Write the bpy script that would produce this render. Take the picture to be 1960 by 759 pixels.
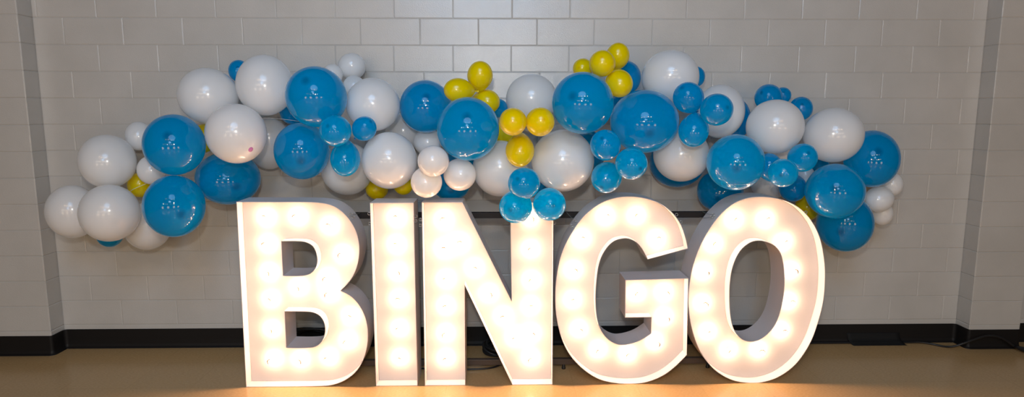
import bpy, bmesh, math, random
from mathutils import Vector, Matrix
from mathutils.geometry import tessellate_polygon

# ------------------------------------------------------------------ clear
for o in list(bpy.data.objects):
    bpy.data.objects.remove(o)
scene = bpy.context.scene
COL = scene.collection
rnd = random.Random(7)

# ------------------------------------------------------------------ camera
CAM_LOC = (0.1337, -4.4842, 1.7268)
CAM_ROT = (1.43170, 0.0, -0.01917)
cam_data = bpy.data.cameras.new('camera')
cam_data.sensor_width = 36.0
cam_data.lens = 1200.0 / 1960.0 * 36.0
cam_data.clip_start = 0.05
cam = bpy.data.objects.new('camera', cam_data)
cam.location = CAM_LOC
cam.rotation_euler = CAM_ROT
COL.objects.link(cam)
scene.camera = cam

# ------------------------------------------------------------------ view, world, room lights
scene.view_settings.view_transform = 'Standard'
scene.view_settings.look = 'None'
scene.view_settings.gamma = 1.0
scene.view_settings.use_curve_mapping = False
scene.view_settings.exposure = 0.0
scene.cycles.use_denoising = True
scene.cycles.max_bounces = 8
scene.cycles.diffuse_bounces = 5
scene.cycles.sample_clamp_indirect = 8.0

world = bpy.data.worlds.new('hall_ambient')
scene.world = world
world.use_nodes = True
bg = world.node_tree.nodes['Background']
bg.inputs[0].default_value = (1.0, 0.84, 0.70, 1)
bg.inputs[1].default_value = 0.004


def area_light(name, loc, target, sx, sy, watts, col, spread=180):
    d = bpy.data.lights.new(name, 'AREA')
    d.shape = 'ELLIPSE'
    d.size, d.size_y = sx, sy
    d.energy = watts
    d.color = col
    d.spread = math.radians(spread)
    o = bpy.data.objects.new(name, d)
    o.location = loc
    o.rotation_euler = (Vector(target) - Vector(loc)).to_track_quat('-Z', 'Y').to_euler()
    COL.objects.link(o)
    return o


def point_light(name, loc, watts, col, r):
    d = bpy.data.lights.new(name, 'POINT')
    d.energy = watts
    d.color = col
    d.shadow_soft_size = r
    o = bpy.data.objects.new(name, d)
    o.location = loc
    COL.objects.link(o)
    return o


# the flash just over the camera, its bounce off the ceiling, the hall lamps far behind, and an added low fill
point_light('camera_flash', (0.08, -4.55, 2.14), 116, (1.0, 0.96, 0.90), 0.06)
area_light('ceiling_bounce', (0.0, -5.6, 4.6), (0.1, 0.0, 1.9), 2.6, 2.2, 48, (0.34, 0.63, 1.0), 115)
area_light('hall_skylight', (-0.15, -9.0, 3.75), (0.0, 0.0, 1.6), 1.4, 1.0, 60, (0.32, 0.63, 1.0))
for x in (-2.4, -0.9, 1.1, 2.6):
    point_light('hall_lamp', (x, -9.5, 5.6), 104, (1.0, 0.68, 0.40), 0.10)
for x in (-4.2, -2.7, -1.3, 0.5, 1.9, 3.6):
    point_light('hall_far_light', (x, -12.0, 3.1), 87, (1.0, 0.80, 0.60), 0.12)
for x in (-3.4, -1.2, 1.2, 3.6):  # unseen warm fill added low behind the camera, no fixture of the hall
    point_light('low_fill_light', (x, -7.0, 1.0), 68, (1.0, 0.78, 0.54), 0.45)


# ------------------------------------------------------------------ materials
def mat(name, col, rough=0.5, spec=0.5, metal=0.0, coat=0.0):
    m = bpy.data.materials.new(name)
    m.use_nodes = True
    b = m.node_tree.nodes['Principled BSDF']
    b.inputs['Base Color'].default_value = (*col, 1)
    b.inputs['Roughness'].default_value = rough
    b.inputs['Specular IOR Level'].default_value = spec
    b.inputs['Metallic'].default_value = metal
    b.inputs['Coat Weight'].default_value = coat
    b.inputs['Coat Roughness'].default_value = 0.06
    return m


def add_noise_bump(m, scale, strength, dist, detail=3.0):
    nt = m.node_tree
    tc = nt.nodes.new('ShaderNodeTexCoord')
    n = nt.nodes.new('ShaderNodeTexNoise')
    n.inputs['Scale'].default_value = scale
    n.inputs['Detail'].default_value = detail
    bp = nt.nodes.new('ShaderNodeBump')
    bp.inputs['Strength'].default_value = strength
    bp.inputs['Distance'].default_value = dist
    nt.links.new(tc.outputs['Object'], n.inputs['Vector'])
    nt.links.new(n.outputs['Fac'], bp.inputs['Height'])
    nt.links.new(bp.outputs['Normal'], nt.nodes['Principled BSDF'].inputs['Normal'])
    return n


def add_noise_colour(m, c0, c1, scale, stretch=(1, 1, 1), detail=4.0, rot=0.0, lo=0.3, hi=0.7):
    nt = m.node_tree
    tc = nt.nodes.new('ShaderNodeTexCoord')
    mp = nt.nodes.new('ShaderNodeMapping')
    mp.inputs['Scale'].default_value = stretch
    mp.inputs['Rotation'].default_value = (0, 0, rot)
    n = nt.nodes.new('ShaderNodeTexNoise')
    n.inputs['Scale'].default_value = scale
    n.inputs['Detail'].default_value = detail
    r = nt.nodes.new('ShaderNodeValToRGB')
    r.color_ramp.elements[0].position = lo
    r.color_ramp.elements[0].color = (*c0, 1)
    r.color_ramp.elements[1].position = hi
    r.color_ramp.elements[1].color = (*c1, 1)
    nt.links.new(tc.outputs['Object'], mp.inputs['Vector'])
    nt.links.new(mp.outputs['Vector'], n.inputs['Vector'])
    nt.links.new(n.outputs['Fac'], r.inputs['Fac'])
    nt.links.new(r.outputs['Color'], nt.nodes['Principled BSDF'].inputs['Base Color'])
    return r


M_WALL = mat('painted_block', (0.50, 0.48, 0.45), 0.16, 0.6)
add_noise_colour(M_WALL, (0.48, 0.462, 0.432), (0.53, 0.51, 0.48), 3.0)
add_noise_bump(M_WALL, 150.0, 0.40, 0.003, 4.0)
M_BASE = mat('black_rubber', (0.008, 0.007, 0.007), 0.55, 0.25)
add_noise_bump(M_BASE, 60.0, 0.1, 0.002)


def floor_material():
    m = mat('vinyl_tile', (0.36, 0.25, 0.16), 0.22, 0.5)
    nt = m.node_tree
    b = nt.nodes['Principled BSDF']
    r = add_noise_colour(m, (0.50, 0.305, 0.13), (0.62, 0.395, 0.178), 60.0, (1, 3, 1), 6.0, 0.6)
    tc = nt.nodes.new('ShaderNodeTexCoord')
    mp = nt.nodes.new('ShaderNodeMapping')
    mp.inputs['Location'].default_value = (-0.195, 0.30, 0)
    br = nt.nodes.new('ShaderNodeTexBrick')
    br.offset = 0.0
    br.inputs['Scale'].default_value = 1.0
    br.inputs['Brick Width'].default_value = 0.402
    br.inputs['Row Height'].default_value = 0.402
    br.inputs['Mortar Size'].default_value = 0.0012
    br.inputs['Mortar Smooth'].default_value = 0.3
    br.inputs['Color1'].default_value = (1, 1, 1, 1)
    br.inputs['Color2'].default_value = (0.96, 0.965, 0.97, 1)
    br.inputs['Mortar'].default_value = (0.80, 0.78, 0.75, 1)
    mx = nt.nodes.new('ShaderNodeMix')
    mx.data_type = 'RGBA'
    mx.blend_type = 'MULTIPLY'
    mx.inputs[0].default_value = 1.0
    nt.links.new(tc.outputs['Object'], mp.inputs['Vector'])
    nt.links.new(mp.outputs['Vector'], br.inputs['Vector'])
    nt.links.new(r.outputs['Color'], mx.inputs[6])
    nt.links.new(br.outputs['Color'], mx.inputs[7])
    nt.links.new(mx.outputs[2], b.inputs['Base Color'])
    n = nt.nodes.new('ShaderNodeTexNoise')
    n.inputs['Scale'].default_value = 14.0
    bp = nt.nodes.new('ShaderNodeBump')
    bp.inputs['Strength'].default_value = 0.06
    bp.inputs['Distance'].default_value = 0.01
    nt.links.new(tc.outputs['Object'], n.inputs['Vector'])
    nt.links.new(n.outputs['Fac'], bp.inputs['Height'])
    nt.links.new(bp.outputs['Normal'], b.inputs['Normal'])
    return m


M_FLOOR = floor_material()
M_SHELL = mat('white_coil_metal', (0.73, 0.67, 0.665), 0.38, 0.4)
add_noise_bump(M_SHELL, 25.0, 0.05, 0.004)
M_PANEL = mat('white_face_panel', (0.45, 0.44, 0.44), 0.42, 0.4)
M_SOCKET = mat('white_socket', (0.75, 0.73, 0.70), 0.4)
M_ARC = bpy.data.materials.new('brown_refraction_arc')  # tint imitating the dark refraction crescent in the bulb glass
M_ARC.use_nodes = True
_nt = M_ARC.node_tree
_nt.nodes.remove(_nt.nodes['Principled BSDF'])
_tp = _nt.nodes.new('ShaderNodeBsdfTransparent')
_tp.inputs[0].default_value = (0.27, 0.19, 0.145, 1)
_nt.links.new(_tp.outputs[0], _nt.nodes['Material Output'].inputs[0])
M_STEEL = mat('dark_brown_steel', (0.014, 0.010, 0.009), 0.6, 0.25)
M_STEEL_PALER = mat('paler_brown_steel', (0.075, 0.050, 0.036), 0.5, 0.3)  # paler brown than the other tubes, for the bottom rail
M_WIRE = mat('galvanised_wire', (0.42, 0.41, 0.40), 0.35, 0.5, 0.8)
M_CABLE = mat('black_cable', (0.012, 0.012, 0.013), 0.4, 0.4)
M_TAPE = mat('black_gaffer_tape', (0.010, 0.010, 0.010), 0.75, 0.2)
add_noise_bump(M_TAPE, 200.0, 0.3, 0.002)
M_LINE = mat('clear_line', (0.75, 0.75, 0.72), 0.2, 0.6)
M_PINK = mat('pink_mark', (0.50, 0.16, 0.42), 0.4)

M_BULB = bpy.data.materials.new('lit_bulb_glass')
M_BULB.use_nodes = True
nt = M_BULB.node_tree
nt.nodes.remove(nt.nodes['Principled BSDF'])
em = nt.nodes.new('ShaderNodeEmission')
em.inputs[0].default_value = (1.0, 0.70, 0.46, 1)
em.inputs[1].default_value = 6.0
tp = nt.nodes.new('ShaderNodeBsdfTransparent')
gl = nt.nodes.new('ShaderNodeBsdfGlossy')
gl.inputs['Roughness'].default_value = 0.05
mx = nt.nodes.new('ShaderNodeMixShader')
mx.inputs[0].default_value = 0.05
ad = nt.nodes.new('ShaderNodeAddShader')
nt.links.new(tp.outputs[0], mx.inputs[1])
nt.links.new(gl.outputs[0], mx.inputs[2])
nt.links.new(mx.outputs[0], ad.inputs[0])
nt.links.new(em.outputs[0], ad.inputs[1])
nt.links.new(ad.outputs[0], nt.nodes['Material Output'].inputs[0])
FILAMENT = bpy.data.lights.new('filament', 'POINT')
FILAMENT.energy = 1.0
FILAMENT.color = (1.0, 0.61, 0.37)
FILAMENT.shadow_soft_size = 0.009


def latex(name, col, tip, through, rough, trans, ior, tipk=0.95):
    """Inflated latex: glossy skin, a darker thick spot at the crown (+Z), light passing through it."""
    m = bpy.data.materials.new(name)
    m.use_nodes = True
    nt = m.node_tree
    nt.nodes.remove(nt.nodes['Principled BSDF'])
    N, Lk = nt.nodes.new, nt.links.new
    tc = N('ShaderNodeTexCoord')
    sp = N('ShaderNodeVectorMath')
    sp.operation = 'DISTANCE'
    sp.inputs[1].default_value = (0, 0, 1.0)
    r = N('ShaderNodeValToRGB')
    r.color_ramp.elements[0].position = 0.05
    r.color_ramp.elements[0].color = (*tip, 1)
    r.color_ramp.elements[1].position = 0.20
    r.color_ramp.elements[1].color = (*col, 1)
    Lk(tc.outputs['Object'], sp.inputs[0])
    Lk(sp.outputs['Value'], r.inputs['Fac'])
    df = N('ShaderNodeBsdfDiffuse')
    Lk(r.outputs['Color'], df.inputs['Color'])
    tr = N('ShaderNodeBsdfTranslucent')
    r2 = N('ShaderNodeValToRGB')
    r2.color_ramp.elements[0].position = 0.05
    r2.color_ramp.elements[0].color = (*[tipk * c for c in through], 1)
    r2.color_ramp.elements[1].position = 0.20
    r2.color_ramp.elements[1].color = (*through, 1)
    Lk(sp.outputs['Value'], r2.inputs['Fac'])
    Lk(r2.outputs['Color'], tr.inputs['Color'])
    mx = N('ShaderNodeMixShader')
    mx.inputs[0].default_value = trans
    Lk(df.outputs[0], mx.inputs[1])
    Lk(tr.outputs[0], mx.inputs[2])
    fr = N('ShaderNodeFresnel')
    fr.inputs['IOR'].default_value = ior
    ge = N('ShaderNodeNewGeometry')
    inv = N('ShaderNodeMath')
    inv.operation = 'SUBTRACT'
    inv.inputs[0].default_value = 1.0
    Lk(ge.outputs['Backfacing'], inv.inputs[1])
    mu = N('ShaderNodeMath')
    mu.operation = 'MULTIPLY'
    Lk(fr.outputs[0], mu.inputs[0])
    Lk(inv.outputs[0], mu.inputs[1])
    gl = N('ShaderNodeBsdfGlossy')
    gl.inputs['Roughness'].default_value = rough
    gl.inputs['Color'].default_value = (1, 1, 1, 1)
    out = N('ShaderNodeMixShader')
    Lk(mu.outputs[0], out.inputs[0])
    Lk(mx.outputs[0], out.inputs[1])
    Lk(gl.outputs[0], out.inputs[2])
    Lk(out.outputs[0], nt.nodes['Material Output'].inputs[0])
    return m


LATEX = {
    'B': latex('blue_latex', (0.0, 0.295, 0.76), (0.0, 0.16, 0.50), (0.0, 0.71, 0.91), 0.055, 0.66, 1.36, 0.68),
    'W': latex('pearl_white_latex', (0.93, 0.93, 0.93), (0.90, 0.90, 0.90), (0.95, 0.95, 0.95), 0.18, 0.4, 1.5),
    'Y': latex('yellow_latex', (0.95, 0.78, 0.0), (0.92, 0.62, 0.0), (0.96, 0.77, 0.0), 0.20, 0.4, 1.45),
}


# ------------------------------------------------------------------ mesh helpers
def link_bm(name, bm, material, parent=None, smooth=False):
    me = bpy.data.meshes.new(name)
    bm.normal_update()
    bm.to_mesh(me)
    bm.free()
    if smooth:
        for p in me.polygons:
            p.use_smooth = True
    me.materials.append(material)
    o = bpy.data.objects.new(name, me)
    COL.objects.link(o)
    if parent:
        o.parent = parent
    return o


def empty(name, loc):
    o = bpy.data.objects.new(name, None)
    o.location = loc
    o.empty_display_size = 0.1
    COL.objects.link(o)
    return o


def tag(o, label, cat, group=None):
    o['label'] = label
    o['category'] = cat
    if group:
        o['group'] = group
    return o


def structure(o):
    o['kind'] = 'structure'
    return o


def add_box(bm, x0, x1, y0, y1, z0, z1, bevel=0.0):
    r = bmesh.ops.create_cube(bm, size=1.0)
    for v in r['verts']:
        v.co = Vector(((x0 + x1) / 2 + v.co.x * (x1 - x0), (y0 + y1) / 2 + v.co.y * (y1 - y0), (z0 + z1) / 2 + v.co.z * (z1 - z0)))
    if bevel > 0:
        es = list({e for v in r['verts'] for e in v.link_edges})
        bmesh.ops.bevel(bm, geom=es, offset=bevel, segments=2, affect='EDGES', profile=0.5)


def catmull(pts, n=8):
    out = []
    for i in range(len(pts) - 1):
        p0 = Vector(pts[max(i - 1, 0)]); p1 = Vector(pts[i]); p2 = Vector(pts[i + 1]); p3 = Vector(pts[min(i + 2, len(pts) - 1)])
        for k in range(n):
            t = k / n
            out.append(0.5 * ((2 * p1) + (p2 - p0) * t + (2 * p0 - 5 * p1 + 4 * p2 - p3) * t * t + (3 * p1 - p0 - 3 * p2 + p3) * t ** 3))
    out.append(Vector(pts[-1]))
    return out


def add_tube(bm, pts, r, seg=10, closed=False, taper=None):
    pts = [Vector(p) for p in pts]
    rings = []
    n = len(pts)
    ref = Vector((0.13, 0.31, 0.94)).normalized()
    for i, p in enumerate(pts):
        a = pts[(i - 1) % n] if (closed or i > 0) else pts[i]
        c = pts[(i + 1) % n] if (closed or i < n - 1) else pts[i]
        tdir = (c - a).normalized()
        u = tdir.cross(ref)
        if u.length < 1e-4:
            u = tdir.cross(Vector((1, 0, 0)))
        u.normalize()
        w = tdir.cross(u)
        rr = r * (taper(i / (n - 1)) if taper else 1.0)
        rings.append([bm.verts.new(p + u * math.cos(2 * math.pi * k / seg) * rr + w * math.sin(2 * math.pi * k / seg) * rr) for k in range(seg)])
    for i in range(n if closed else n - 1):
        A, Bq = rings[i], rings[(i + 1) % n]
        for k in range(seg):
            bm.faces.new((A[k], A[(k + 1) % seg], Bq[(k + 1) % seg], Bq[k]))
    if not closed:
        bm.faces.new(rings[0][::-1])
        bm.faces.new(rings[-1])


def add_lathe(bm, prof, seg, origin, axis):
    """prof: list of (distance along axis, radius)."""
    axis = Vector(axis).normalized()
    u = axis.orthogonal().normalized()
    w = axis.cross(u)
    o = Vector(origin)
    rings = []
    for d, r in prof:
        if r < 1e-6:
            rings.append([bm.verts.new(o + axis * d)])
        else:
            rings.append([bm.verts.new(o + axis * d + (u * math.cos(2 * math.pi * k / seg) + w * math.sin(2 * math.pi * k / seg)) * r) for k in range(seg)])
    for A, Bq in zip(rings, rings[1:]):
        for k in range(seg):
            k2 = (k + 1) % seg
            if len(A) == 1 and len(Bq) == 1:
                continue
            if len(A) == 1:
                bm.faces.new((A[0], Bq[k2], Bq[k]))
            elif len(Bq) == 1:
                bm.faces.new((A[k], A[k2], Bq[0]))
            else:
                bm.faces.new((A[k], A[k2], Bq[k2], Bq[k]))


# ------------------------------------------------------------------ floor and walls
bm = bmesh.new()
vs = [bm.verts.new(p) for p in ((-6, -14, 0), (7, -14, 0), (7, 0.2, 0), (-6, 0.2, 0))]
bm.faces.new(vs)
vs2 = [bm.verts.new(v.co - Vector((0, 0, 0.05))) for v in vs]
bm.faces.new(vs2[::-1])
structure(link_bm('floor', bm, M_FLOOR))

ROW = 0.18216           # block course
BLK = 0.4064            # block length
Z12 = 0.1731            # lowest mortar line
GR = 0.0027             # half width of a joint
GD = 0.0034             # depth of a joint


def block_face(bm, P, u0, u1, z0, z1):
    """One block: raised face with two soft chamfers down to the joint.  P(u, z, d) places it."""
    dj = rnd.uniform(-0.0006, 0.0006)
    ta, tb = rnd.uniform(-0.0009, 0.0009), rnd.uniform(-0.0009, 0.0009)
    rings = []
    for ins, d in ((0.0, GD), (GR * 0.55, GD * 0.92), (GR * 1.3, GD * 0.30), (GR * 2.2, 0.0)):
        q = []
        for su, sz in ((0, 0), (1, 0), (1, 1), (0, 1)):
            uu = (u0 + ins) if su == 0 else (u1 - ins)
            zz = (z0 + ins) if sz == 0 else (z1 - ins)
            dd = d + (dj + ta * (su - 0.5) + tb * (sz - 0.5) if ins > 0 else 0)
            q.append(bm.verts.new(P(uu, zz, dd)))
        rings.append(q)
    for A, Bq in zip(rings, rings[1:]):
        for k in range(4):
            bm.faces.new((A[k], A[(k + 1) % 4], Bq[(k + 1) % 4], Bq[k]))
    bm.faces.new(rings[-1])


def wall_strip(bm, P, cuts_by_row, zmin_row, zmax_row, u0, u1):
    for k in range(zmin_row, zmax_row):
        # row k lies between mortar line k (above) and k+1 (below), line 12 lowest
        z0, z1 = Z12 + (12 - k - 1) * ROW, Z12 + (12 - k) * ROW
        cuts = [u0] + [c for c in cuts_by_row(k) if u0 + 0.03 < c < u1 - 0.03] + [u1]
        for a, b in zip(cuts, cuts[1:]):
            block_face(bm, P, a, b, z0, z1)
    # plain strip under the lowest mortar line
    block_face(bm, P, u0, u1, -0.01, Z12)


OFFS = {0: 0.014, 1: -0.016, 2: 0.008, 3: 0.010, 4: -0.013, 9: -0.004, 10: -0.006, 11: 0.0, 12: 0.0}


def main_cuts(k):
    # course number as counted from the photo: course k+1 lies under mortar line k
    c = k + 1
    base = 0.0 if c % 2 == 1 else 0.5
    off = OFFS.get(c, rnd.uniform(-0.012, 0.012))
    return [(i - 12 + base) * BLK + off + rnd.uniform(-0.004, 0.004) for i in range(0, 26)]


XL, XR, PD = -3.066, 3.566, 0.135      # pilaster corners and depth
bm = bmesh.new()
wall_strip(bm, lambda u, z, d: Vector((u, d, z)), main_cuts, -4, 12, XL, XR)
structure(link_bm('wall_back', bm, M_WALL))


def pilaster(name, xa, xb, inner_left, cut_front):
    bm = bmesh.new()
    wall_strip(bm, lambda u, z, d: Vector((u, -PD + d, z)), cut_front, -4, 12, xa, xb)
    # side faces (seen edge on): u runs along depth
    wall_strip(bm, lambda u, z, d: Vector((xb - d, u, z)), lambda k: [], -4, 12, -PD, 0.02)
    wall_strip(bm, lambda u, z, d: Vector((xa + d, -u - PD + 0.02, z)), lambda k: [], -4, 12, -PD, 0.02)
    for f in list(bm.faces):
        pass
    bmesh.ops.recalc_face_normals(bm, faces=bm.faces[:])
    return structure(link_bm(name, bm, M_WALL))


pilaster('wall_left', -3.66, XL, False, lambda k: [])
pilaster('wall_right', XR, 3.943, True, lambda k: [])
bm = bmesh.new()
wall_strip(bm, lambda u, z, d: Vector((u, d, z)), main_cuts, -4, 12, 3.943, 6.4)
structure(link_bm('wall_back_right', bm, M_WALL))
bm = bmesh.new()
wall_strip(bm, lambda u, z, d: Vector((u, d, z)), main_cuts, -4, 12, -5.8, -3.66)
structure(link_bm('wall_back_left', bm, M_WALL))


def baseboard(name, path):
    """Cove base swept along a plan path (room side on the right of travel)."""
    prof = [(0.0, 0.140), (0.004, 0.1405), (0.0065, 0.138), (0.007, 0.06), (0.0085, 0.030), (0.014, 0.012), (0.024, 0.003), (0.025, 0.0), (0.0, 0.0)]
    bm = bmesh.new()
    n = len(path)
    P = [Vector((x, y, 0)) for x, y in path]
    rings = []
    for i in range(n):
        d0 = (P[i] - P[i - 1]).normalized() if i > 0 else (P[1] - P[0]).normalized()
        d1 = (P[i + 1] - P[i]).normalized() if i < n - 1 else d0
        n0, n1 = Vector((d0.y, -d0.x, 0)), Vector((d1.y, -d1.x, 0))
        m = (n0 + n1)
        m = m / max(m.dot(n0), 0.3)
        rings.append([bm.verts.new(P[i] + m * a + Vector((0, 0, z))) for a, z in prof])
    for A, Bq in zip(rings, rings[1:]):
        for k in range(len(prof) - 1):
            bm.faces.new((A[k], Bq[k], Bq[k + 1], A[k + 1]))
    bm.faces.new(rings[0])
    bm.faces.new(rings[-1][::-1])
    bmesh.ops.recalc_face_normals(bm, faces=bm.faces[:])
    return structure(link_bm(name, bm, M_BASE))


def corner(cx, cy, r, a0, a1, n=5):
    return [(cx + r * math.cos(math.radians(a0 + (a1 - a0) * i / n)), cy + r * math.sin(math.radians(a0 + (a1 - a0) * i / n))) for i in range(n + 1)]


baseboard('baseboard_far_left', [(-5.8, 0.0), (-3.66, 0.0)])
baseboard('baseboard_left', [(-3.66, 0.0), (-3.66, -PD)] + corner(XL - 0.012, -PD + 0.012, 0.012, -90, 0) + corner(XL + 0.03, -0.03, 0.03, 180, 90))
baseboard('baseboard_back', [(XL + 0.03, 0.0), (0.2, 0.0), (XR - 0.03, 0.0)])
baseboard('baseboard_right', corner(XR - 0.03, -0.03, 0.03, 90, 0) + corner(XR + 0.012, -PD + 0.012, 0.012, 180, 270) + corner(3.943 - 0.012, -PD + 0.012, 0.012, 270, 360) + [(3.943, 0.0)])
baseboard('baseboard_far_right', [(3.943, 0.0), (6.4, 0.0)])

# ------------------------------------------------------------------ marquee letters
LETTERS = {
    'B': dict(
        outer=[(-1.4615, 1.181, 1), (-1.2339, 1.18, 0), (-1.0295, 1.1786, 0), (-0.9353, 1.171, 0), (-0.873, 1.151, 0), (-0.8185, 1.1107, 0), (-0.7731, 1.0505, 0), (-0.7436, 0.9856, 0), (-0.7314, 0.9203, 0), (-0.7308, 0.8699, 0), (-0.7428, 0.7976, 0), (-0.7671, 0.7316, 0), (-0.8021, 0.6774, 0), (-0.8545, 0.624, 1), (-0.7952, 0.5903, 0), (-0.754, 0.5466, 0), (-0.7222, 0.4909, 0), (-0.7027, 0.43, 0), (-0.6952, 0.3587, 0), (-0.6997, 0.2871, 0), (-0.7186, 0.2063, 0), (-0.7513, 0.1342, 0), (-0.7958, 0.0798, 0), (-0.8575, 0.0365, 0), (-0.9188, 0.0133, 0), (-0.9793, 0.0041, 0), (-1.2027, 0.001, 1), (-1.4713, 0.0014, 1)],
        holes=[[(-1.2027, 0.9359, 1), (-1.0815, 0.9345, 0), (-1.0407, 0.9233, 0), (-1.0115, 0.9003, 0), (-0.9962, 0.8643, 0), (-0.9912, 0.815, 0), (-1.0044, 0.769, 0), (-1.0362, 0.7344, 0), (-1.088, 0.7211, 0), (-1.2032, 0.7212, 1)], [(-1.2048, 0.4925, 1), (-1.0695, 0.4904, 0), (-1.0278, 0.4838, 0), (-0.9946, 0.4661, 0), (-0.9716, 0.4349, 0), (-0.9613, 0.3943, 0), (-0.9637, 0.3512, 0), (-0.9801, 0.3067, 0), (-1.0114, 0.2727, 0), (-1.0547, 0.2587, 0), (-1.2066, 0.2586, 1)]],
        bulbs=[(-1.3155, 1.0744), (-1.119, 1.0781), (-0.9253, 1.0203), (-1.3143, 0.906), (-0.849, 0.8385), (-1.3157, 0.725), (-0.949, 0.6857), (-1.1375, 0.6274), (-0.9416, 0.5865), (-1.3152, 0.5507), (-0.8168, 0.4377), (-1.3187, 0.3551), (-0.8375, 0.2757), (-1.3177, 0.1568), (-1.1469, 0.1517), (-0.9653, 0.1643)],
        eyes=[(-0.7845, 1.0918), (-0.7773, 1.0672)],
        wires=[(0, -0.7699, 1.0729)],
    ),
    'I': dict(
        outer=[(-0.6573, 1.1723, 1), (-0.3926, 1.1723, 1), (-0.3926, 0.001, 1), (-0.655, 0.001, 1)],
        holes=[],
        bulbs=[(-0.5095, 1.0697), (-0.5148, 0.8977), (-0.5114, 0.7232), (-0.5088, 0.5486), (-0.5103, 0.3537), (-0.5117, 0.1582)],
        eyes=[(-0.6735, 1.0989), (-0.6722, 1.0368), (-0.3865, 1.0819), (-0.3887, 1.0524)],
        wires=[(2, -0.3991, 1.0635)],
    ),
    'N': dict(
        outer=[(-0.3431, 1.1743, 1), (-0.0961, 1.1743, 1), (0.2045, 0.5482, 1), (0.1942, 1.1743, 1), (0.4601, 1.1743, 1), (0.4642, 0.001, 1), (0.2083, 0.001, 1), (-0.0878, 0.6569, 1), (-0.0898, 0.001, 1), (-0.3463, 0.001, 1)],
        holes=[],
        bulbs=[(-0.2169, 1.0576), (-0.1171, 0.909), (-0.218, 0.8711), (-0.0285, 0.7447), (-0.2088, 0.6749), (0.0615, 0.5817), (-0.2112, 0.4995), (0.1507, 0.4294), (-0.2153, 0.3201), (0.2254, 0.2864), (-0.216, 0.1528), (0.3226, 1.0631), (0.3252, 0.8659), (0.3314, 0.6675), (0.3271, 0.4966), (0.3333, 0.3167), (0.3288, 0.1489)],
        eyes=[(-0.3595, 1.061), (-0.3602, 1.0249), (0.4702, 1.0359)],
        wires=[],
    ),
    'G': dict(
        outer=[(1.2968, 0.8807, 1), (1.2809, 0.9455, 0), (1.2467, 1.0328, 0), (1.1922, 1.106, 0), (1.1226, 1.1597, 0), (1.0315, 1.1938, 0), (0.9358, 1.2069, 0), (0.8452, 1.2006, 0), (0.7511, 1.1675, 0), (0.6515, 1.091, 0), (0.5687, 0.9745, 0), (0.5109, 0.8452, 0), (0.4833, 0.7055, 0), (0.4763, 0.5648, 0), (0.4868, 0.4372, 0), (0.5226, 0.2962, 0), (0.5796, 0.1872, 0), (0.6683, 0.0935, 0), (0.7631, 0.0334, 0), (0.8639, 0.0074, 0), (0.9687, 0.001, 0), (1.0778, 0.0152, 0), (1.1964, 0.0728, 0), (1.3173, 0.1915, 1), (1.3076, 0.692, 1), (0.9129, 0.6826, 1), (0.9169, 0.4395, 1), (1.0831, 0.4406, 1), (1.0831, 0.336, 1), (1.0129, 0.2896, 0), (0.934, 0.2653, 0), (0.8743, 0.2657, 0), (0.814, 0.2985, 0), (0.7678, 0.3578, 0), (0.7411, 0.4391, 0), (0.7295, 0.5635, 0), (0.7344, 0.6954, 0), (0.7493, 0.7953, 0), (0.7803, 0.868, 0), (0.8302, 0.9245, 0), (0.8902, 0.9453, 0), (0.9389, 0.9399, 0), (0.9934, 0.9045, 0), (1.0481, 0.8127, 1)],
        holes=[],
        bulbs=[(0.793, 1.0744), (0.987, 1.0775), (0.6455, 0.9314), (1.1199, 0.9299), (0.5971, 0.7302), (0.5947, 0.5352), (1.0015, 0.5776), (1.1785, 0.5822), (0.636, 0.3406), (1.1842, 0.4186), (1.1284, 0.2538), (0.7626, 0.203), (0.9548, 0.1745)],
        eyes=[(0.5836, 1.0583), (0.5612, 1.0284), (1.2264, 1.0887), (1.2606, 1.0474)],
        wires=[(0, 0.5649, 1.0733)],
    ),
    'O': dict(
        outer=[(1.7139, 1.2031, 0), (1.808, 1.1981, 0), (1.9034, 1.1736, 0), (1.9875, 1.1263, 0), (2.0574, 1.0542, 0), (2.113, 0.9587, 0), (2.1469, 0.8493, 0), (2.167, 0.7222, 0), (2.1693, 0.5534, 0), (2.1461, 0.4101, 0), (2.1025, 0.2638, 0), (2.024, 0.1303, 0), (1.9232, 0.0452, 0), (1.8162, 0.0055, 0), (1.7167, 0.001, 0), (1.606, 0.0247, 0), (1.4952, 0.0943, 0), (1.4031, 0.2112, 0), (1.3455, 0.353, 0), (1.3156, 0.5034, 0), (1.3127, 0.6184, 0), (1.3318, 0.7691, 0), (1.3839, 0.9247, 0), (1.4638, 1.0622, 0), (1.5474, 1.1483, 0), (1.6306, 1.1903, 0)],
        holes=[[(1.7325, 0.9282, 0), (1.7952, 0.9168, 0), (1.8459, 0.8885, 0), (1.8817, 0.8369, 0), (1.9035, 0.7501, 0), (1.9132, 0.6459, 0), (1.9086, 0.5479, 0), (1.8864, 0.4321, 0), (1.8478, 0.3534, 0), (1.7876, 0.2969, 0), (1.7253, 0.2777, 0), (1.6609, 0.296, 0), (1.6133, 0.3531, 0), (1.5876, 0.4304, 0), (1.5736, 0.5394, 0), (1.5705, 0.661, 0), (1.5839, 0.7681, 0), (1.6218, 0.8594, 0), (1.6778, 0.9128, 0)]],
        bulbs=[(1.6059, 1.0493), (1.8037, 1.0505), (1.4807, 0.8969), (1.9283, 0.9057), (1.4234, 0.7154), (1.9862, 0.7205), (1.4272, 0.5088), (1.9838, 0.5186), (1.4706, 0.3191), (1.9466, 0.3248), (1.6119, 0.1933), (1.8072, 0.1941)],
        eyes=[(1.4603, 1.0829), (1.4431, 1.0644), (2.0436, 1.1027)],
        wires=[(0, 1.4515, 1.0748), (1, 1.4359, 1.0374)],
    ),
}
Y_FRONT, Y_PANEL, Y_BACK = -0.700, -0.622, -0.500


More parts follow.
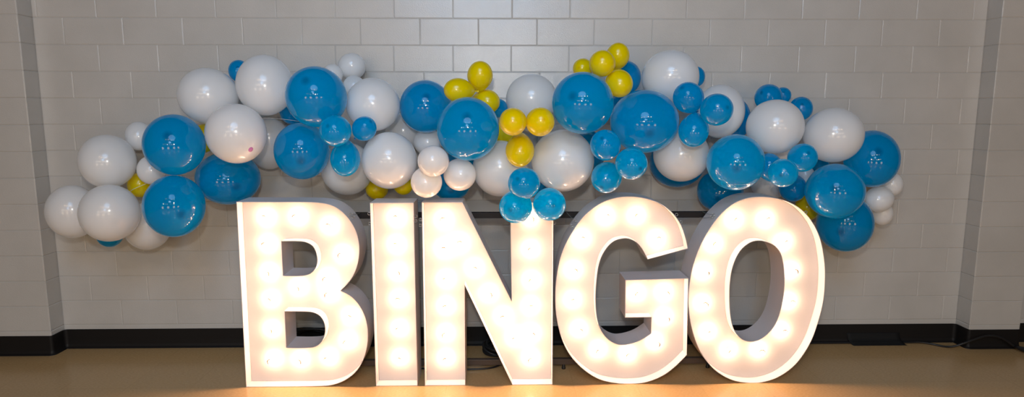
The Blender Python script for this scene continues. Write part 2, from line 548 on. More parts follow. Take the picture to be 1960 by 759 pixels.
def contour(pts, n=7):
    """Closed outline through (x, z, corner) points: smooth between corners."""
    N = len(pts)
    out = []
    for i in range(N):
        p0, p1, p2, p3 = pts[i - 1], pts[i], pts[(i + 1) % N], pts[(i + 2) % N]
        if p1[2] and p2[2]:
            out.append(Vector(p1[:2]))
            continue
        a, b = Vector(p1[:2]), Vector(p2[:2])
        ta = (b - Vector(p0[:2])) * 0.5 if not p1[2] else None
        tb = (Vector(p3[:2]) - a) * 0.5 if not p2[2] else None
        # keep tangents in proportion to this span
        L = (b - a).length
        if ta is not None:
            ta = ta.normalized() * L
        if tb is not None:
            tb = tb.normalized() * L
        if ta is None:
            ta = (b - a) * 1.5 - tb * 0.5
        if tb is None:
            tb = (b - a) * 1.5 - ta * 0.5
        for k in range(n):
            t = k / n
            out.append(a * (2 * t ** 3 - 3 * t * t + 1) + ta * (t ** 3 - 2 * t * t + t) + b * (3 * t * t - 2 * t ** 3) + tb * (t ** 3 - t * t))
    return out


def area2(c):
    return sum(c[i - 1].x * c[i].y - c[i].x * c[i - 1].y for i in range(len(c)))


def offset(c, d):
    """Inset a counter-clockwise outline by d (towards its inside)."""
    out = []
    N = len(c)
    for i in range(N):
        e0 = (c[i] - c[i - 1]).normalized()
        e1 = (c[(i + 1) % N] - c[i]).normalized()
        n0, n1 = Vector((-e0.y, e0.x)), Vector((-e1.y, e1.x))
        m = n0 + n1
        m = m / max(m.dot(n0), 0.35)
        out.append(c[i] + m * d)
    return out


def band(bm, ca, ya, cb, yb):
    A = [bm.verts.new((p.x, ya, p.y)) for p in ca]
    Bq = [bm.verts.new((p.x, yb, p.y)) for p in cb]
    for i in range(len(A)):
        j = (i + 1) % len(A)
        bm.faces.new((A[i], A[j], Bq[j], Bq[i]))


BULB_PROF = [(-0.030, 0.0), (-0.030, 0.010), (-0.022, 0.012), (-0.016, 0.018), (-0.008, 0.0245), (0.0, 0.0265), (0.009, 0.0250), (0.017, 0.0200), (0.0235, 0.0120), (0.0262, 0.0)]
bm = bmesh.new()
add_lathe(bm, BULB_PROF, 20, (0, 0, 0), (0, -1, 0))
bmesh.ops.remove_doubles(bm, verts=bm.verts[:], dist=1e-6)
bulb_proto = link_bm('light_bulb', bm, M_BULB, None, True)
bm = bmesh.new()
add_lathe(bm, [(0.0, 0.0), (0.0, 0.019), (0.006, 0.019), (0.008, 0.014), (0.014, 0.0125), (0.014, 0.0)], 20, (0, 0.036, 0), (0, -1, 0))
socket_proto = link_bm('socket', bm, M_SOCKET)
ARCS = []  # tapered arcs shaped like the refraction at a bulb's rim, not a part
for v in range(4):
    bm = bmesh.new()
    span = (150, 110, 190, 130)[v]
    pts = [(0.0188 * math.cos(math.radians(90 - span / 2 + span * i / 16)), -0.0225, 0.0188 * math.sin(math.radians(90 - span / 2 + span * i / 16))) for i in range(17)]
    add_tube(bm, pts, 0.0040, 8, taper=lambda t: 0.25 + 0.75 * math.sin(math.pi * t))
    ARCS.append(link_bm('refraction_arc', bm, M_ARC, None, True))
PROTOS = [bulb_proto, socket_proto] + ARCS
bm = bmesh.new()
add_tube(bm, [(0.0085 * math.cos(2 * math.pi * i / 14), 0, 0.0085 * math.sin(2 * math.pi * i / 14)) for i in range(14)], 0.0019, 8, True)
add_tube(bm, [(0, 0, -0.0085), (0, 0, -0.019)], 0.0026, 8)
eye_proto = link_bm('screw_eye', bm, M_WIRE, None, True)
PROTOS.append(eye_proto)


def copy_part(src, parent, loc, rot=(0, 0, 0)):
    o = src.copy()
    COL.objects.link(o)
    o.parent = parent
    o.location = loc
    o.rotation_euler = rot
    return o


LETTER_LABEL = {
    'B': 'white marquee letter B lit by round bulbs, first letter from the left on the floor',
    'I': 'white marquee letter I with one column of six lit bulbs, between B and N',
    'N': 'white marquee letter N with lit bulbs, cyan balloons covering its top right corner',
    'G': 'white marquee letter G with lit bulbs, standing between N and O',
    'O': 'white oval marquee letter O with a ring of twelve lit bulbs, last at the right',
}
for ch, L in LETTERS.items():
    xs = [p[0] for p in L['outer']]
    base = Vector(((min(xs) + max(xs)) / 2, (Y_FRONT + Y_BACK) / 2, 0))
    root = empty('marquee_letter', base)
    tag(root, LETTER_LABEL[ch], 'letter', 'light-up letters spelling a word')
    outer = contour(L['outer'])
    if area2(outer) < 0:
        outer.reverse()
    holes = []
    for h in L['holes']:
        c = contour(h)
        if area2(c) > 0:
            c.reverse()
        holes.append(c)
    T = 0.003
    bm = bmesh.new()
    for c in [outer] + holes:
        ci = offset(c, T)
        band(bm, c, Y_FRONT, ci, Y_FRONT)
        band(bm, ci, Y_FRONT, ci, Y_BACK)
        band(bm, c, Y_BACK, c, Y_FRONT)
        band(bm, ci, Y_BACK, c, Y_BACK)
    bmesh.ops.remove_doubles(bm, verts=bm.verts[:], dist=1e-6)
    bmesh.ops.recalc_face_normals(bm, faces=bm.faces[:])
    bm.transform(Matrix.Translation(-base))
    sh = link_bm('shell', bm, M_SHELL, root, True)
    for e_i in range(1):
        try:
            sh.data.set_sharp_from_angle(angle=math.radians(28))
        except Exception:
            pass
    loops = [offset(c, T + 0.0012) for c in [outer] + holes]
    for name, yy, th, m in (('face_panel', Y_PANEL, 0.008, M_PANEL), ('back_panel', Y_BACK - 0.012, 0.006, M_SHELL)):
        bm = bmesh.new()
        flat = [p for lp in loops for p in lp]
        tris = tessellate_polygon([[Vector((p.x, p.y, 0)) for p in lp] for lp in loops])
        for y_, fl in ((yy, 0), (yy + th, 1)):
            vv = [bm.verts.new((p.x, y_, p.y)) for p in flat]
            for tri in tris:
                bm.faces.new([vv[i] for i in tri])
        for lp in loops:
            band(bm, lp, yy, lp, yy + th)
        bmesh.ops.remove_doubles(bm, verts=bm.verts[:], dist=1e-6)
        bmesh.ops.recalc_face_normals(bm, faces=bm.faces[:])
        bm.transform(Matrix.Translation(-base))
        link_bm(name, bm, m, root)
    for i, (x, z) in enumerate(L['bulbs']):
        b = copy_part(bulb_proto, root, Vector((x, Y_PANEL - 0.036, z)) - base)
        copy_part(socket_proto, b, (0, 0, 0))
        fl = bpy.data.objects.new('filament', FILAMENT)
        COL.objects.link(fl)
        fl.parent = b
        fl.location = (0, -0.012, 0)
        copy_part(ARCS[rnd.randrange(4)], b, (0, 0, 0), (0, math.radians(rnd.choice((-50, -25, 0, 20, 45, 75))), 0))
    cx = base.x
    for i, (x, z) in enumerate(L['eyes']):
        # the eye screws into the nearest bit of the shell, its shank pointing at it
        q = min(outer, key=lambda p: (p.x - x) ** 2 + (p.y - z) ** 2)
        k = outer.index(q)
        tdir = (outer[(k + 1) % len(outer)] - outer[k - 1]).normalized()
        if ch in 'IN':
            tdir = Vector((0, 1)) if (x > cx) else Vector((0, -1))
            q = Vector((q.x, z))
        nrm = Vector((tdir.y, -tdir.x))
        p = q + nrm * 0.0165
        if ch in 'IN':
            p = Vector((x, z)) if abs(x - q.x) < 0.03 else p
        ang = math.atan2(nrm.x, nrm.y)
        copy_part(eye_proto, root, Vector((p.x, -0.655, p.y)) - base, (0, ang, 0))
        for wi, wx, wz in L['wires']:
            if wi == i:
                bm = bmesh.new()
                a, b2 = Vector((p.x, -0.655, p.y)) - base, Vector((wx, -0.475, wz)) - base
                mid = (a + b2) / 2 + Vector((0, 0, -0.004))
                add_tube(bm, catmull([a, mid, b2], 4), 0.0016, 6)
                link_bm('tie_wire', bm, M_WIRE, root, True)
for o in PROTOS:
    bpy.data.objects.remove(o)

# ------------------------------------------------------------------ steel frame behind the letters
fr = empty('frame_stand', (0.3, -0.45, 0))
tag(fr, 'dark steel tube frame standing on the floor behind the letters', 'frame')


def frame_part(name, x0, x1, y0, y1, z0, z1, m=M_STEEL):
    bm = bmesh.new()
    add_box(bm, x0, x1, y0, y1, z0, z1, 0.003)
    bm.transform(Matrix.Translation((-0.3, 0.45, 0)))
    return link_bm(name, bm, m, fr)


frame_part('top_rail', -0.95, 1.56, -0.469, -0.431, 1.035, 1.073)
frame_part('bottom_rail', -0.95, 1.56, -0.469, -0.431, 0.036, 0.074, M_STEEL_PALER)
for x in (-0.93, 1.54):
    frame_part('upright', x - 0.019, x + 0.019, -0.4685, -0.4315, 0.0745, 1.0345)
for x in (-0.93, 0.56, 1.54):
    bm = bmesh.new()
    add_lathe(bm, [(0.0, 0.0), (0.0, 0.013), (0.005, 0.014), (0.012, 0.012), (0.024, 0.010), (0.0365, 0.010), (0.0365, 0.0)], 16, (x - 0.3, 0, 0), (0, 0, 1))
    link_bm('foot', bm, M_CABLE, fr, True)

# ------------------------------------------------------------------ cables, tape
def cable(name, pts, r, label, cat):
    bm = bmesh.new()
    add_tube(bm, catmull(pts, 8), r, 10)
    return tag(link_bm(name, bm, M_CABLE, None, True), label, cat)


cable('power_cable', [(-0.62, -0.36, 0.006), (-0.40, -0.44, 0.006), (-0.22, -0.465, 0.006), (-0.09, -0.464, 0.006), (0.0, -0.460, 0.006), (0.06, -0.446, 0.006), (0.11, -0.415, 0.006), (0.15, -0.365, 0.006), (0.24, -0.25, 0.006)],
      0.006, 'black cable curving over the floor, seen between the N stem and its diagonal', 'cable')


def coil(name, c, a, b, loops, lean, r, label, thick):
    bm = bmesh.new()
    pts = []
    n = loops * 28
    for i in range(n + 1):
        t = 2 * math.pi * i / 28
        k = i / n
        s = 1.0 + 0.16 * math.sin(1.7 * t / 2 + 1) + 0.05 * math.sin(3.1 * t)
        x = a * s * math.cos(t)
        h = b * s * math.sin(t)
        y = (k - 0.5) * thick + 0.010 * math.sin(2.3 * t)
        pts.append((c[0] + x, c[1] + y * math.cos(lean) + h * math.sin(lean), max(r, c[2] + h * math.cos(lean) - y * math.sin(lean))))
    add_tube(bm, pts, r, 8)
    return tag(link_bm(name, bm, M_CABLE, None, True), label, 'cable')


coil('cable_coil', (-1.235, -0.115, 0.090), 0.17, 0.075, 6, 0.25, 0.008,
     "loose black cable coil leaning by the baseboard, seen through the B's lower opening", 0.09)
coil('cable_coil', (0.16, -0.17, 0.045), 0.135, 0.075, 8, 1.15, 0.010,
     "rounded black cable coil on the floor in shade behind the N's diagonal", 0.07)

cord = empty('extension_cord', (3.3, -0.1, 0))
tag(cord, 'black extension cord along the right baseboard, arching up before the pilaster', 'cord')
bm = bmesh.new()
add_tube(bm, catmull([(2.2, -0.034, 0.008), (2.5, -0.036, 0.008), (2.75, -0.036, 0.008), (3.15, -0.036, 0.008), (3.27, -0.045, 0.012), (3.345, -0.075, 0.009), (3.395, -0.115, 0.007), (3.44, -0.155, 0.020),
                      (3.50, -0.178, 0.052), (3.58, -0.184, 0.086), (3.665, -0.184, 0.110), (3.74, -0.186, 0.104), (3.80, -0.188, 0.078), (3.85, -0.192, 0.044), (3.89, -0.20, 0.022)], 8), 0.0075, 10)
bm.transform(Matrix.Translation((-3.3, 0.1, 0)))
link_bm('cord', bm, M_CABLE, cord, True)
bm = bmesh.new()
add_lathe(bm, [(0.0, 0.0), (0.0, 0.009), (0.02, 0.013), (0.05, 0.019), (0.16, 0.021), (0.18, 0.018), (0.18, 0.0)], 16, (3.865 - 3.3, -0.198 + 0.1, 0.034), (0.42, -0.85, -0.07))
link_bm('connector', bm, M_CABLE, cord, True)
bm = bmesh.new()
add_tube(bm, catmull([(3.93 - 3.3, -0.345 + 0.1, 0.02), (3.99 - 3.3, -0.42 + 0.1, 0.010), (4.15 - 3.3, -0.55 + 0.1, 0.008), (4.5 - 3.3, -0.7 + 0.1, 0.008)], 6), 0.0085, 10)
link_bm('cord', bm, M_CABLE, cord, True)

bm = bmesh.new()
prof = [(-0.0095, 0.075), (-0.0100, 0.055), (-0.018, 0.030), (-0.030, 0.0185), (-0.042, 0.0175), (-0.050, 0.008), (-0.060, 0.0022), (-0.078, 0.0016)]
rows = []
for i in range(13):
    x = 2.735 + 0.40 * i / 12
    wv = 0.003 * math.sin(i * 1.7)
    rows.append([bm.verts.new((x + 0.022 * j / 7 * (1 if i > 6 else 0.9), y - abs(wv) * 0.4, z + (0.0015 * math.sin(i * 2.1 + j) if 2 < j < 6 else 0))) for j, (y, z) in enumerate(prof)])
for A, Bq in zip(rows, rows[1:]):
    for j in range(7):
        bm.faces.new((A[j], A[j + 1], Bq[j + 1], Bq[j]))
bmesh.ops.recalc_face_normals(bm, faces=bm.faces[:])
bmesh.ops.solidify(bm, geom=bm.faces[:], thickness=0.0008)
tag(link_bm('tape_strip', bm, M_TAPE, None, True), 'black tape strip holding the cord against the right baseboard', 'tape')

# ------------------------------------------------------------------ balloons
# x, y, z, radius, stretch, crown direction, colour, size, label
BALLOONS = [
    (-2.387, -0.413, 1.404, 0.1636, 1.0, 0.38, -0.83, 0.4, 'W', 'b', "big white balloon high on the garland's left end, left of the two small white balloons", 1.065),
    (-2.676, -0.36, 1.07, 0.1519, 1.0, 0.26, -0.96, -0.03, 'W', 'b', 'big white balloon reaching furthest left of the whole garland', 1.153),
    (-2.29, -0.594, 1.098, 0.1679, 1.0, 0.61, -0.77, -0.21, 'W', 'b', "big white balloon overlapping the garland's furthest left balloon, in front of it", 1.062),
    (-1.804, -0.705, 1.526, 0.1698, 1.0, 0.25, -0.9, 0.35, 'B', 'b', 'big blue balloon directly left of the white balloon with a pink spot', 1.071),
    (-1.835, -0.699, 1.156, 0.1716, 1.0, 0.62, -0.77, -0.18, 'B', 'b', "big blue balloon hanging low left of the letter B's top corner, clear of it", 1.104),
    (-1.628, -0.406, 1.294, 0.1975, 1.0, 0.58, -0.79, -0.2, 'B', 'b', 'wide blue balloon directly under the white balloon with a pink spot, above the B', 0.857),
    (-2.288, -0.213, 1.558, 0.0844, 1.0, 0.26, -0.91, 0.31, 'W', 's', 'small white balloon at the upper left, tucked left of a big blue balloon', 1.158),
    (-1.424, -0.731, 1.592, 0.1708, 1.0, 0.44, -0.84, -0.32, 'W', 'b', 'big white balloon marked with a small pink spot', 1.036),
    (-2.123, -0.393, 1.346, 0.0851, 1.0, 0.35, -0.84, 0.42, 'W', 's', 'small white balloon squeezed between two big blue ones at the left, above hidden yellow', 1.113),
    (-2.293, -0.241, 1.231, 0.0757, 1.0, 0.36, -0.9, -0.24, 'Y', 's', "yellow balloon nearly hidden at the garland's left end, under a small white one", 1.116),
    (-2.24, -0.286, 0.958, 0.1459, 1.0, 0.57, -0.8, -0.19, 'W', 'b', 'white balloon lowest at the left end, its bottom showing under a big blue balloon', 1.108),
    (-2.486, -0.3, 0.903, 0.0797, 1.0, 0.56, -0.8, -0.2, 'B', 's', "small blue balloon whose bottom alone peeks out under the left end's front white balloon", 1.054),
    (-1.689, -0.477, 1.817, 0.1764, 1.0, 0.29, -0.9, 0.33, 'W', 'b', 'big white balloon above the pink-spotted one, left of the tallest left white balloon', 0.987),
    (-1.314, -0.529, 1.882, 0.1688, 1.0, 0.24, -0.92, 0.32, 'W', 'b', 'big white balloon topping the left hump, directly left of a big blue balloon', 1.116),
    (-1.543, -0.343, 1.979, 0.0647, 1.0, 0.26, -0.92, 0.29, 'B', 's', 'small blue balloon peeking out behind the top white balloon of the left hump', 1.094),
    (-1.787, -0.36, 1.549, 0.0762, 1.0, 0.19, -0.93, 0.32, 'Y', 's', 'yellow balloon showing only as slivers left of the pink-spotted white balloon', 1.242),
    (-1.438, -0.174, 1.505, 0.1393, 1.0, 0.43, -0.85, -0.3, 'W', 'b', 'shaded white balloon behind and right of the pink-spotted one', 1.297),
    (-1.088, -0.588, 1.48, 0.1651, 1.0, 0.23, -0.93, -0.3, 'B', 'b', 'big blue balloon over the letter B, below another big blue balloon', 1.071),
    (-0.931, -0.776, 1.805, 0.1737, 1.04, -0.06, -0.87, 0.48, 'B', 'b', 'big blue balloon on the left hump, right of the topmost white balloon there'),
    (-1.228, -0.3, 1.717, 0.081, 1.0, 0.29, -0.89, 0.36, 'B', 's', 'blue balloon mostly hidden behind two big blue ones, crossed by a clear line', 1.008),
    (-0.877, -0.33, 1.346, 0.1688, 1.0, 0.18, -0.95, -0.27, 'W', 'b', 'big white balloon behind a lone cyan teardrop balloon, above the B', 1.043),
    (-0.792, -0.916, 1.614, 0.0882, 1.04, -0.23, -0.92, 0.33, 'B', 's', "small bright blue balloon at the left of a trio above the B's right bowl"),
    (-0.661, -0.776, 1.622, 0.07, 1.12, 0.63, -0.55, 0.54, 'B', 's', "smallest dark blue balloon, right one of the trio above the B's right bowl"),
    (-0.778, -0.773, 1.446, 0.0863, 1.224, 0.05, -0.41, -0.91, 'B', 's', 'cyan teardrop balloon hanging at the bottom of the trio above the B'),
    (-0.547, -0.615, 1.423, 0.1683, 1.0, 0.11, -0.95, -0.28, 'W', 'b', 'big white balloon glowing warm directly above the letter I', 1.046),
    (-0.645, -0.575, 1.763, 0.1629, 1.0, 0.24, -0.91, 0.35, 'W', 'b', 'big white balloon behind the smallest dark blue balloon', 1.003),
    (-0.848, -0.221, 2.017, 0.0901, 1.0, 0.27, -0.92, 0.29, 'W', 's', 'small white balloon standing alone against the wall, upper one of a stacked white pair', 0.961),
    (-0.816, -0.315, 1.88, 0.0727, 1.0, 0.25, -0.91, 0.33, 'W', 's', 'small white balloon, lower one of the stacked white pair on the left hump', 1.015),
    (-0.947, -0.334, 1.959, 0.065, 1.0, 0.28, -0.91, 0.31, 'W', 's', "white balloon showing as a thin sliver right of the left hump's big blue balloon", 1.02),
    (-0.53, -0.143, 1.579, 0.1238, 1.0, 0.2, -0.92, -0.33, 'W', 's', 'shaded white balloon deep behind the big white balloon above the I', 1.096),
    (-0.71, -0.202, 1.196, 0.077, 1.0, 0.13, -0.96, -0.24, 'Y', 's', 'yellow balloon under the big white one above the I, left one of two', 0.93),
    (-0.494, -0.428, 1.258, 0.0668, 1.0, 0.1, -0.96, -0.25, 'Y', 's', 'yellow balloon barely showing under the big white one above the I, right one of two', 1.116),
    (-0.341, -0.413, 1.753, 0.1659, 1.0, 0.14, -0.92, 0.35, 'B', 'b', 'big blue balloon left of the yellow pair above the N, behind another blue one', 1.009),
    (-0.053, -0.79, 1.621, 0.183, 1.0, 0.02, -0.92, 0.39, 'B', 'b', 'biggest blue balloon above the N, below a yellow trio', 1.013),
    (-0.348, -0.276, 1.519, 0.0951, 1.0, 0.12, -0.94, -0.31, 'W', 's', 'small cool white balloon at the top of the white cluster above the N', 0.95),
    (-0.245, -0.921, 1.443, 0.0883, 1.12, -0.05, -0.97, 0.24, 'W', 's', 'small white balloon at the front of the white cluster above the N'),
    (-0.3, -0.799, 1.31, 0.0916, 1.12, -0.09, -0.99, -0.06, 'W', 's', 'small white balloon at the bottom left of the white cluster above the N'),
    (-0.111, -0.692, 1.343, 0.0979, 1.12, 0.43, -0.9, -0.0, 'W', 's', 'small white balloon at the right of the white cluster above the N'),
    (-0.187, -0.379, 1.241, 0.1198, 1.0, 0.04, -0.97, -0.25, 'B', 's', "blue balloon resting just above the N's left stem under white balloons", 0.818),
    (-0.101, -0.28, 1.434, 0.1117, 1.0, 0.06, -0.95, -0.3, 'B', 's', 'blue balloon almost hidden beneath the biggest blue balloon above the N', 1.0),
    (-0.115, -0.642, 1.848, 0.073, 1.251, -0.92, -0.39, 0.04, 'Y', 's', 'left yellow balloon of the trio on top above the N'),
    (0.012, -0.56, 1.938, 0.0786, 1.166, 0.1, -0.43, 0.9, 'Y', 's', 'upright yellow teardrop balloon topping the trio above the N'),
    (0.049, -0.488, 1.784, 0.0764, 1.141, 0.91, -0.39, -0.16, 'Y', 's', 'right yellow balloon of the trio above the N, partly behind the biggest blue balloon'),
    (0.124, -0.366, 1.742, 0.0611, 1.0, 0.01, -0.93, 0.36, 'B', 's', 'small blue balloon behind the yellow trio, left of a shaded white balloon', 0.99),
    (0.343, -0.294, 1.8, 0.1691, 1.0, -0.13, -0.93, 0.34, 'W', 'b', "big white balloon at the garland's centre, behind two yellow balloons", 0.978),
    (0.206, -0.99, 1.666, 0.0763, 1.12, -0.04, -1.0, 0.04, 'Y', 's', 'round yellow balloon at the left of the centre yellow trio'),
    (0.36, -0.932, 1.664, 0.0811, 1.12, 0.15, -0.98, 0.15, 'Y', 's', 'yellow balloon at the right of the centre yellow trio'),
    (0.252, -0.765, 1.493, 0.0858, 1.157, -0.07, -0.45, -0.89, 'Y', 's', 'yellow teardrop balloon at the bottom of the centre trio, above a cyan one'),
    (0.164, -0.397, 1.584, 0.0746, 1.0, -0.07, -0.92, 0.39, 'Y', 's', 'yellow balloon half hidden behind the left balloon of the centre yellow trio', 1.04),
    (0.135, -0.543, 1.366, 0.1745, 1.0, -0.02, -0.96, -0.27, 'W', 'b', 'big white balloon left of the yellow teardrop balloon, above the N', 1.018),
    (0.603, -0.895, 1.769, 0.1745, 1.04, -0.42, -0.89, 0.19, 'B', 'b', 'big blue balloon directly below the yellow cluster on the highest hump'),
    (0.521, -0.618, 1.421, 0.1933, 1.0, -0.04, -0.96, -0.28, 'W', 'b', 'big white balloon above the gap between N and G, beside the cyan trio', 0.991),
    (0.269, -0.985, 1.323, 0.0901, 1.04, -0.43, -0.83, 0.35, 'B', 's', "small blue balloon on top of the cyan trio over the N's right stem"),
    (0.225, -0.87, 1.172, 0.096, 1.12, -0.33, -0.94, -0.03, 'B', 's', "bottom left balloon of the cyan trio covering the N's right stem"),
    (0.424, -0.828, 1.18, 0.0972, 1.12, 0.15, -0.99, 0.06, 'B', 's', 'bottom right balloon of the cyan trio, nearest the G'),
    (0.417, -0.404, 1.254, 0.0855, 1.0, 0.01, -0.97, -0.24, 'B', 's', 'blue balloon behind the cyan trio, under the big white balloon beside it', 1.001),
    (0.72, -0.835, 1.993, 0.0747, 1.04, -0.2, -0.9, 0.38, 'Y', 's', 'front yellow balloon of the cluster on the highest hump'),
    (0.854, -0.58, 2.056, 0.0718, 1.15, 0.04, -0.49, 0.87, 'Y', 's', 'topmost yellow balloon of the whole garland'),
    (0.828, -0.779, 1.885, 0.0792, 1.12, 0.37, -0.76, -0.53, 'Y', 's', 'lowest yellow balloon of the cluster on the highest hump'),
    (0.643, -0.579, 1.982, 0.0611, 1.12, -0.45, -0.89, 0.03, 'Y', 's', 'half hidden yellow balloon at the left of the cluster on the highest hump'),
    (0.95, -0.37, 1.937, 0.0965, 1.0, -0.22, -0.92, 0.31, 'B', 's', 'blue balloon behind the yellow cluster, left of the topmost big white balloon', 1.136),
    (0.893, -0.208, 1.803, 0.1046, 1.0, -0.23, -0.91, 0.34, 'B', 's', 'blue balloon hidden between two big blue ones below the yellow cluster', 1.0),
    (1.199, -0.516, 1.933, 0.1758, 1.0, -0.21, -0.93, 0.31, 'W', 'b', 'big white balloon at the top of the right hump, right of the yellow cluster', 0.949),
    (1.412, -0.359, 1.945, 0.0554, 1.0, -0.23, -0.92, 0.31, 'B', 's', "small blue balloon peeking out right of the right hump's top white balloon", 1.204),
    (1.001, -0.708, 1.663, 0.2041, 1.0, -0.06, -0.95, -0.31, 'B', 'b', 'widest blue balloon, above the letter G', 0.915),
    (1.215, -0.866, 1.799, 0.0865, 1.12, -0.58, -0.59, 0.56, 'B', 's', "small blue balloon at the upper left of the trio above the G's right edge"),
    (1.336, -0.99, 1.732, 0.0887, 1.04, 0.33, -0.94, 0.12, 'B', 's', 'small blue balloon with a dark tip, right one of the trio beside a white balloon'),
    (1.252, -0.867, 1.614, 0.086, 1.138, -0.22, -0.39, -0.89, 'B', 's', "small blue balloon at the bottom of the trio above the G's right edge"),
    (1.548, -0.442, 1.723, 0.153, 1.0, -0.29, -0.89, 0.36, 'W', 'b', 'big white balloon framing a small blue balloon with a dark tip', 1.131),
    (1.278, -0.547, 1.452, 0.1729, 1.0, -0.32, -0.9, -0.29, 'W', 'b', 'big white balloon glowing pink above the gap between G and O', 0.98),
    (1.353, -0.194, 1.377, 0.188, 1.0, -0.3, -0.91, -0.28, 'B', 'b', 'dark blue balloon rimming the big white one above the gap between G and O', 0.918),
    (0.728, -0.957, 1.534, 0.0858, 1.12, -0.35, -0.83, 0.44, 'B', 's', "top small blue balloon of the trio above the G's left side"),
    (0.764, -0.8, 1.336, 0.0897, 1.12, -0.41, -0.76, -0.51, 'B', 's', 'lowest cyan balloon of the trio just above the G'),
    (0.857, -1.045, 1.438, 0.0882, 1.04, 0.37, -0.9, -0.24, 'B', 's', 'right cyan balloon with a dark tip of the trio above the G'),
    (0.717, -0.35, 1.466, 0.1233, 1.0, -0.06, -0.95, -0.29, 'B', 's', 'dark blue balloon behind the trio above the G, right of a big white balloon', 1.06),
    (1.532, -0.792, 1.423, 0.1664, 1.04, -0.3, -0.94, -0.12, 'B', 'b', "big blue balloon directly above the O's left side"),
    (1.633, -0.271, 1.186, 0.1522, 1.0, -0.41, -0.88, -0.24, 'B', 'b', 'dark blue balloon tucked behind the top left of the letter O', 0.936),
    (1.743, -0.228, 1.67, 0.0867, 1.0, -0.27, -0.89, 0.37, 'B', 'b', 'blue balloon mostly hidden between two white balloons above the O', 1.622),
    (1.889, -0.368, 1.811, 0.0864, 1.04, -0.77, -0.54, 0.34, 'B', 's', 'small blue balloon behind the white balloon above the O, left one of three'),
    (2.015, -0.292, 1.826, 0.0543, 1.0, -0.31, -0.89, 0.33, 'B', 's', 'small blue balloon barely showing, middle one of three behind a white balloon', 1.012),
    (2.111, -0.36, 1.74, 0.0733, 1.0, -0.34, -0.87, 0.35, 'B', 's', 'small blue balloon above the gap between two right-end white balloons', 1.067),
    (1.83, -0.623, 1.628, 0.1695, 1.0, -0.31, -0.87, 0.38, 'W', 'b', 'big white balloon above the O with three small blue balloons behind its top', 0.983),
    (2.237, -0.55, 1.573, 0.176, 1.0, -0.23, -0.92, 0.31, 'W', 'b', "wide white balloon nearest the garland's right end", 0.978),
    (2.557, -0.443, 1.416, 0.1656, 1.0, -0.28, -0.9, 0.35, 'B', 'b', 'big blue balloon reaching furthest right among the blue ones', 1.13),
    (2.205, -0.674, 1.234, 0.17, 1.04, -0.47, -0.86, 0.21, 'B', 'b', "big blue balloon right of the O's top, below the wide white balloon"),
    (2.397, -0.472, 0.996, 0.1712, 1.0, -0.58, -0.79, -0.19, 'B', 'b', "lowest blue balloon at the garland's right end, beside the O", 1.111),
    (2.672, -0.375, 1.142, 0.086, 1.12, -0.85, -0.39, -0.35, 'W', 's', 'front small white balloon of the three at the far right end'),
    (2.797, -0.3, 1.231, 0.0699, 1.0, -0.19, -0.97, 0.13, 'W', 's', 'highest small white balloon of the three at the far right end', 1.144),
    (2.758, -0.285, 1.027, 0.0664, 1.0, -0.29, -0.95, -0.12, 'W', 's', 'lowest small white balloon of the three at the far right end', 1.215),
    (1.928, -0.8, 1.45, 0.0835, 1.12, -0.08, -0.92, 0.38, 'B', 's', 'small blue balloon under the gap between the two right-end white balloons'),
    (1.762, -0.92, 1.372, 0.0815, 1.04, -0.5, -0.86, -0.06, 'B', 's', 'small cyan balloon at the front of the cluster above the O'),
    (2.07, -0.4, 1.223, 0.0868, 1.12, -0.09, -0.73, -0.68, 'B', 's', 'small blue balloon at the bottom of the cluster, just above the O'),
    (1.774, -0.709, 1.386, 0.0765, 1.144, -0.43, -0.18, 0.89, 'B', 's', 'small blue balloon at the left of the cluster above the O, half hidden'),
    (2.001, -0.195, 1.22, 0.1208, 1.0, -0.47, -0.85, -0.25, 'W', 's', 'shaded white balloon behind the top of the letter O', 0.9),
    (2.188, -0.312, 1.294, 0.0639, 1.0, -0.63, -0.75, -0.19, 'W', 's', 'white balloon showing as a sliver right of the small cyan balloon', 1.103),
    (2.317, -0.228, 1.335, 0.0839, 1.0, -0.66, -0.73, -0.18, 'B', 's', 'blue balloon hidden in shade under the wide white balloon at the right', 1.026),
    (2.256, -0.242, 1.062, 0.0817, 1.0, -0.64, -0.76, -0.15, 'Y', 's', 'yellow balloon in shade beside the top right of the O', 1.105),
    (2.002, -0.36, 1.435, 0.0828, 1.0, -0.48, -0.83, -0.29, 'W', 's', 'white balloon showing in the gap under the white balloon above the O', 1.002),
]


def balloon_mesh(name, ext, pinch, nu, nv):
    bm = bmesh.new()
    prof = []
    for i in range(nv + 1):
        th = math.pi * i / nv
        c = math.cos(th)
        s = max(0.0, -c)
        prof.append((c * (1 + ext * s ** 5), max(0.0, math.sin(th) * (1 - pinch * s * s))))
    prof[0] = (prof[0][0], 0.0)
    prof[-1] = (prof[-1][0], 0.0)
    add_lathe(bm, prof, nu, (0, 0, 0), (0, 0, 1))
    bmesh.ops.recalc_face_normals(bm, faces=bm.faces[:])
    me = bpy.data.meshes.new(name)
    bm.to_mesh(me)
    bm.free()
    for p in me.polygons:
        p.use_smooth = True
    return me


def knot_mesh(name, z0, s):
    bm = bmesh.new()
    add_lathe(bm, [(0.04 * s, 0.0), (0.03 * s, 0.05 * s), (-0.02 * s, 0.085 * s), (-0.07 * s, 0.075 * s), (-0.10 * s, 0.04 * s), (-0.14 * s, 0.05 * s), (-0.22 * s, 0.10 * s), (-0.24 * s, 0.11 * s), (-0.24 * s, 0.085 * s), (-0.16 * s, 0.0)], 14, (0, 0, z0), (0, 0, 1))
    bmesh.ops.recalc_face_normals(bm, faces=bm.faces[:])
    me = bpy.data.meshes.new(name)
    bm.to_mesh(me)
    bm.free()
    for p in me.polygons:
        p.use_smooth = True
    return me


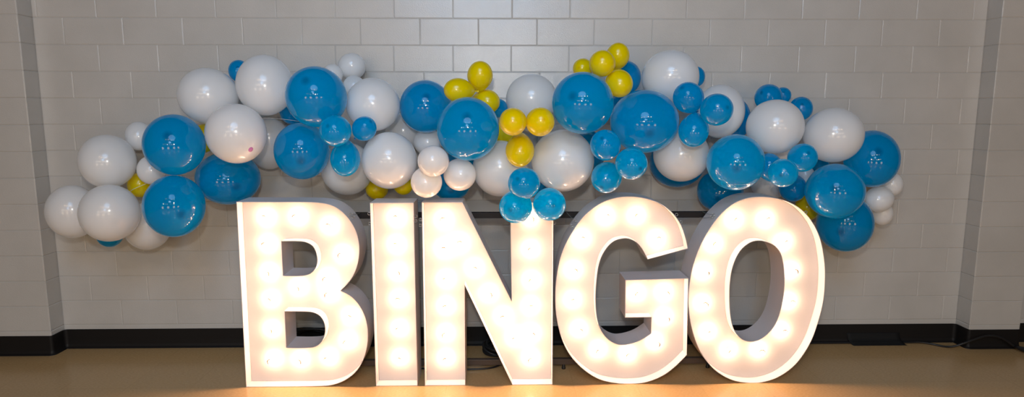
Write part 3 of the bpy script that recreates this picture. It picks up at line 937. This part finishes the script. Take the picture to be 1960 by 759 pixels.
MESH = {}
for colour in 'BWY':
    for size, ext, pinch, ks in (('b', 0.07, 0.04, 0.55), ('s', 0.15, 0.12, 1.0)):
        me = balloon_mesh('balloon', ext, pinch, 56, 36)
        me.materials.append(LATEX[colour])
        kn = knot_mesh('knot', -1.0 - ext, ks)
        kn.materials.append(LATEX[colour])
        MESH[colour, size] = (me, kn)
GROUPS = {('B', 'b'): 'large blue balloons of the garland', ('W', 'b'): 'large white balloons of the garland',
          ('B', 's'): 'small blue balloons of the garland', ('W', 's'): 'small white balloons of the garland', ('Y', 's'): 'yellow balloons of the garland'}
PINK_DIR = Vector((0.675, -0.534, -0.509))
for (x, y, z, R, a, ax, ay, az, colour, size, label, *cross) in BALLOONS:
    me, kn = MESH[colour, size]
    o = bpy.data.objects.new('balloon', me)
    COL.objects.link(o)
    q = Vector((ax, ay, az)).to_track_quat('Z', 'Y')
    o.location = (x, y, z)
    o.rotation_mode = 'QUATERNION'
    o.rotation_quaternion = q
    o.scale = (R, R * (cross[0] if cross else 1.0), R * a)
    tag(o, label, 'balloon', GROUPS[colour, size])
    k = bpy.data.objects.new('knot', kn)
    COL.objects.link(k)
    k.parent = o
    if 'marked with a small pink spot' in label:
        bm = bmesh.new()
        d = q.inverted() @ PINK_DIR
        d = Vector((d.x, d.y, d.z / a)).normalized()
        u = d.orthogonal().normalized()
        w = d.cross(u)
        c = bm.verts.new(d * 1.012)
        rings = [[bm.verts.new((d + (u * math.cos(2 * math.pi * i / 20) + w * math.sin(2 * math.pi * i / 20)) * rr * (1 + 0.06 * math.sin(4 * math.pi * i / 20))).normalized() * hh) for i in range(20)] for rr, hh in ((0.05, 1.011), (0.085, 1.007), (0.09, 0.995))]
        for i in range(20):
            bm.faces.new((c, rings[0][i], rings[0][(i + 1) % 20]))
            for A, Bq in zip(rings, rings[1:]):
                bm.faces.new((A[i], Bq[i], Bq[(i + 1) % 20], A[(i + 1) % 20]))
        bmesh.ops.recalc_face_normals(bm, faces=bm.faces[:])
        s = link_bm('pink_spot', bm, M_PINK, o, True)
        s['label'] = 'small pink spot'

# clear line the balloons are strung on
bm = bmesh.new()
add_tube(bm, [(-2.318, -0.4, 1.175), (-2.235, -0.42, 1.225), (-2.12, -0.41, 1.275), (-1.934, -0.4, 1.369), (-1.734, -0.42, 1.464), (-1.549, -0.45, 1.582), (-1.362, -0.45, 1.681), (-1.254, -0.43, 1.674), (-1.13, -0.46, 1.659), (-1.015, -0.46, 1.645)
], 0.0012, 6)
tag(link_bm('garland_line', bm, M_LINE, None, True), 'thin clear line stringing the garland, crossing the hidden blue balloon of the left hump', 'line')
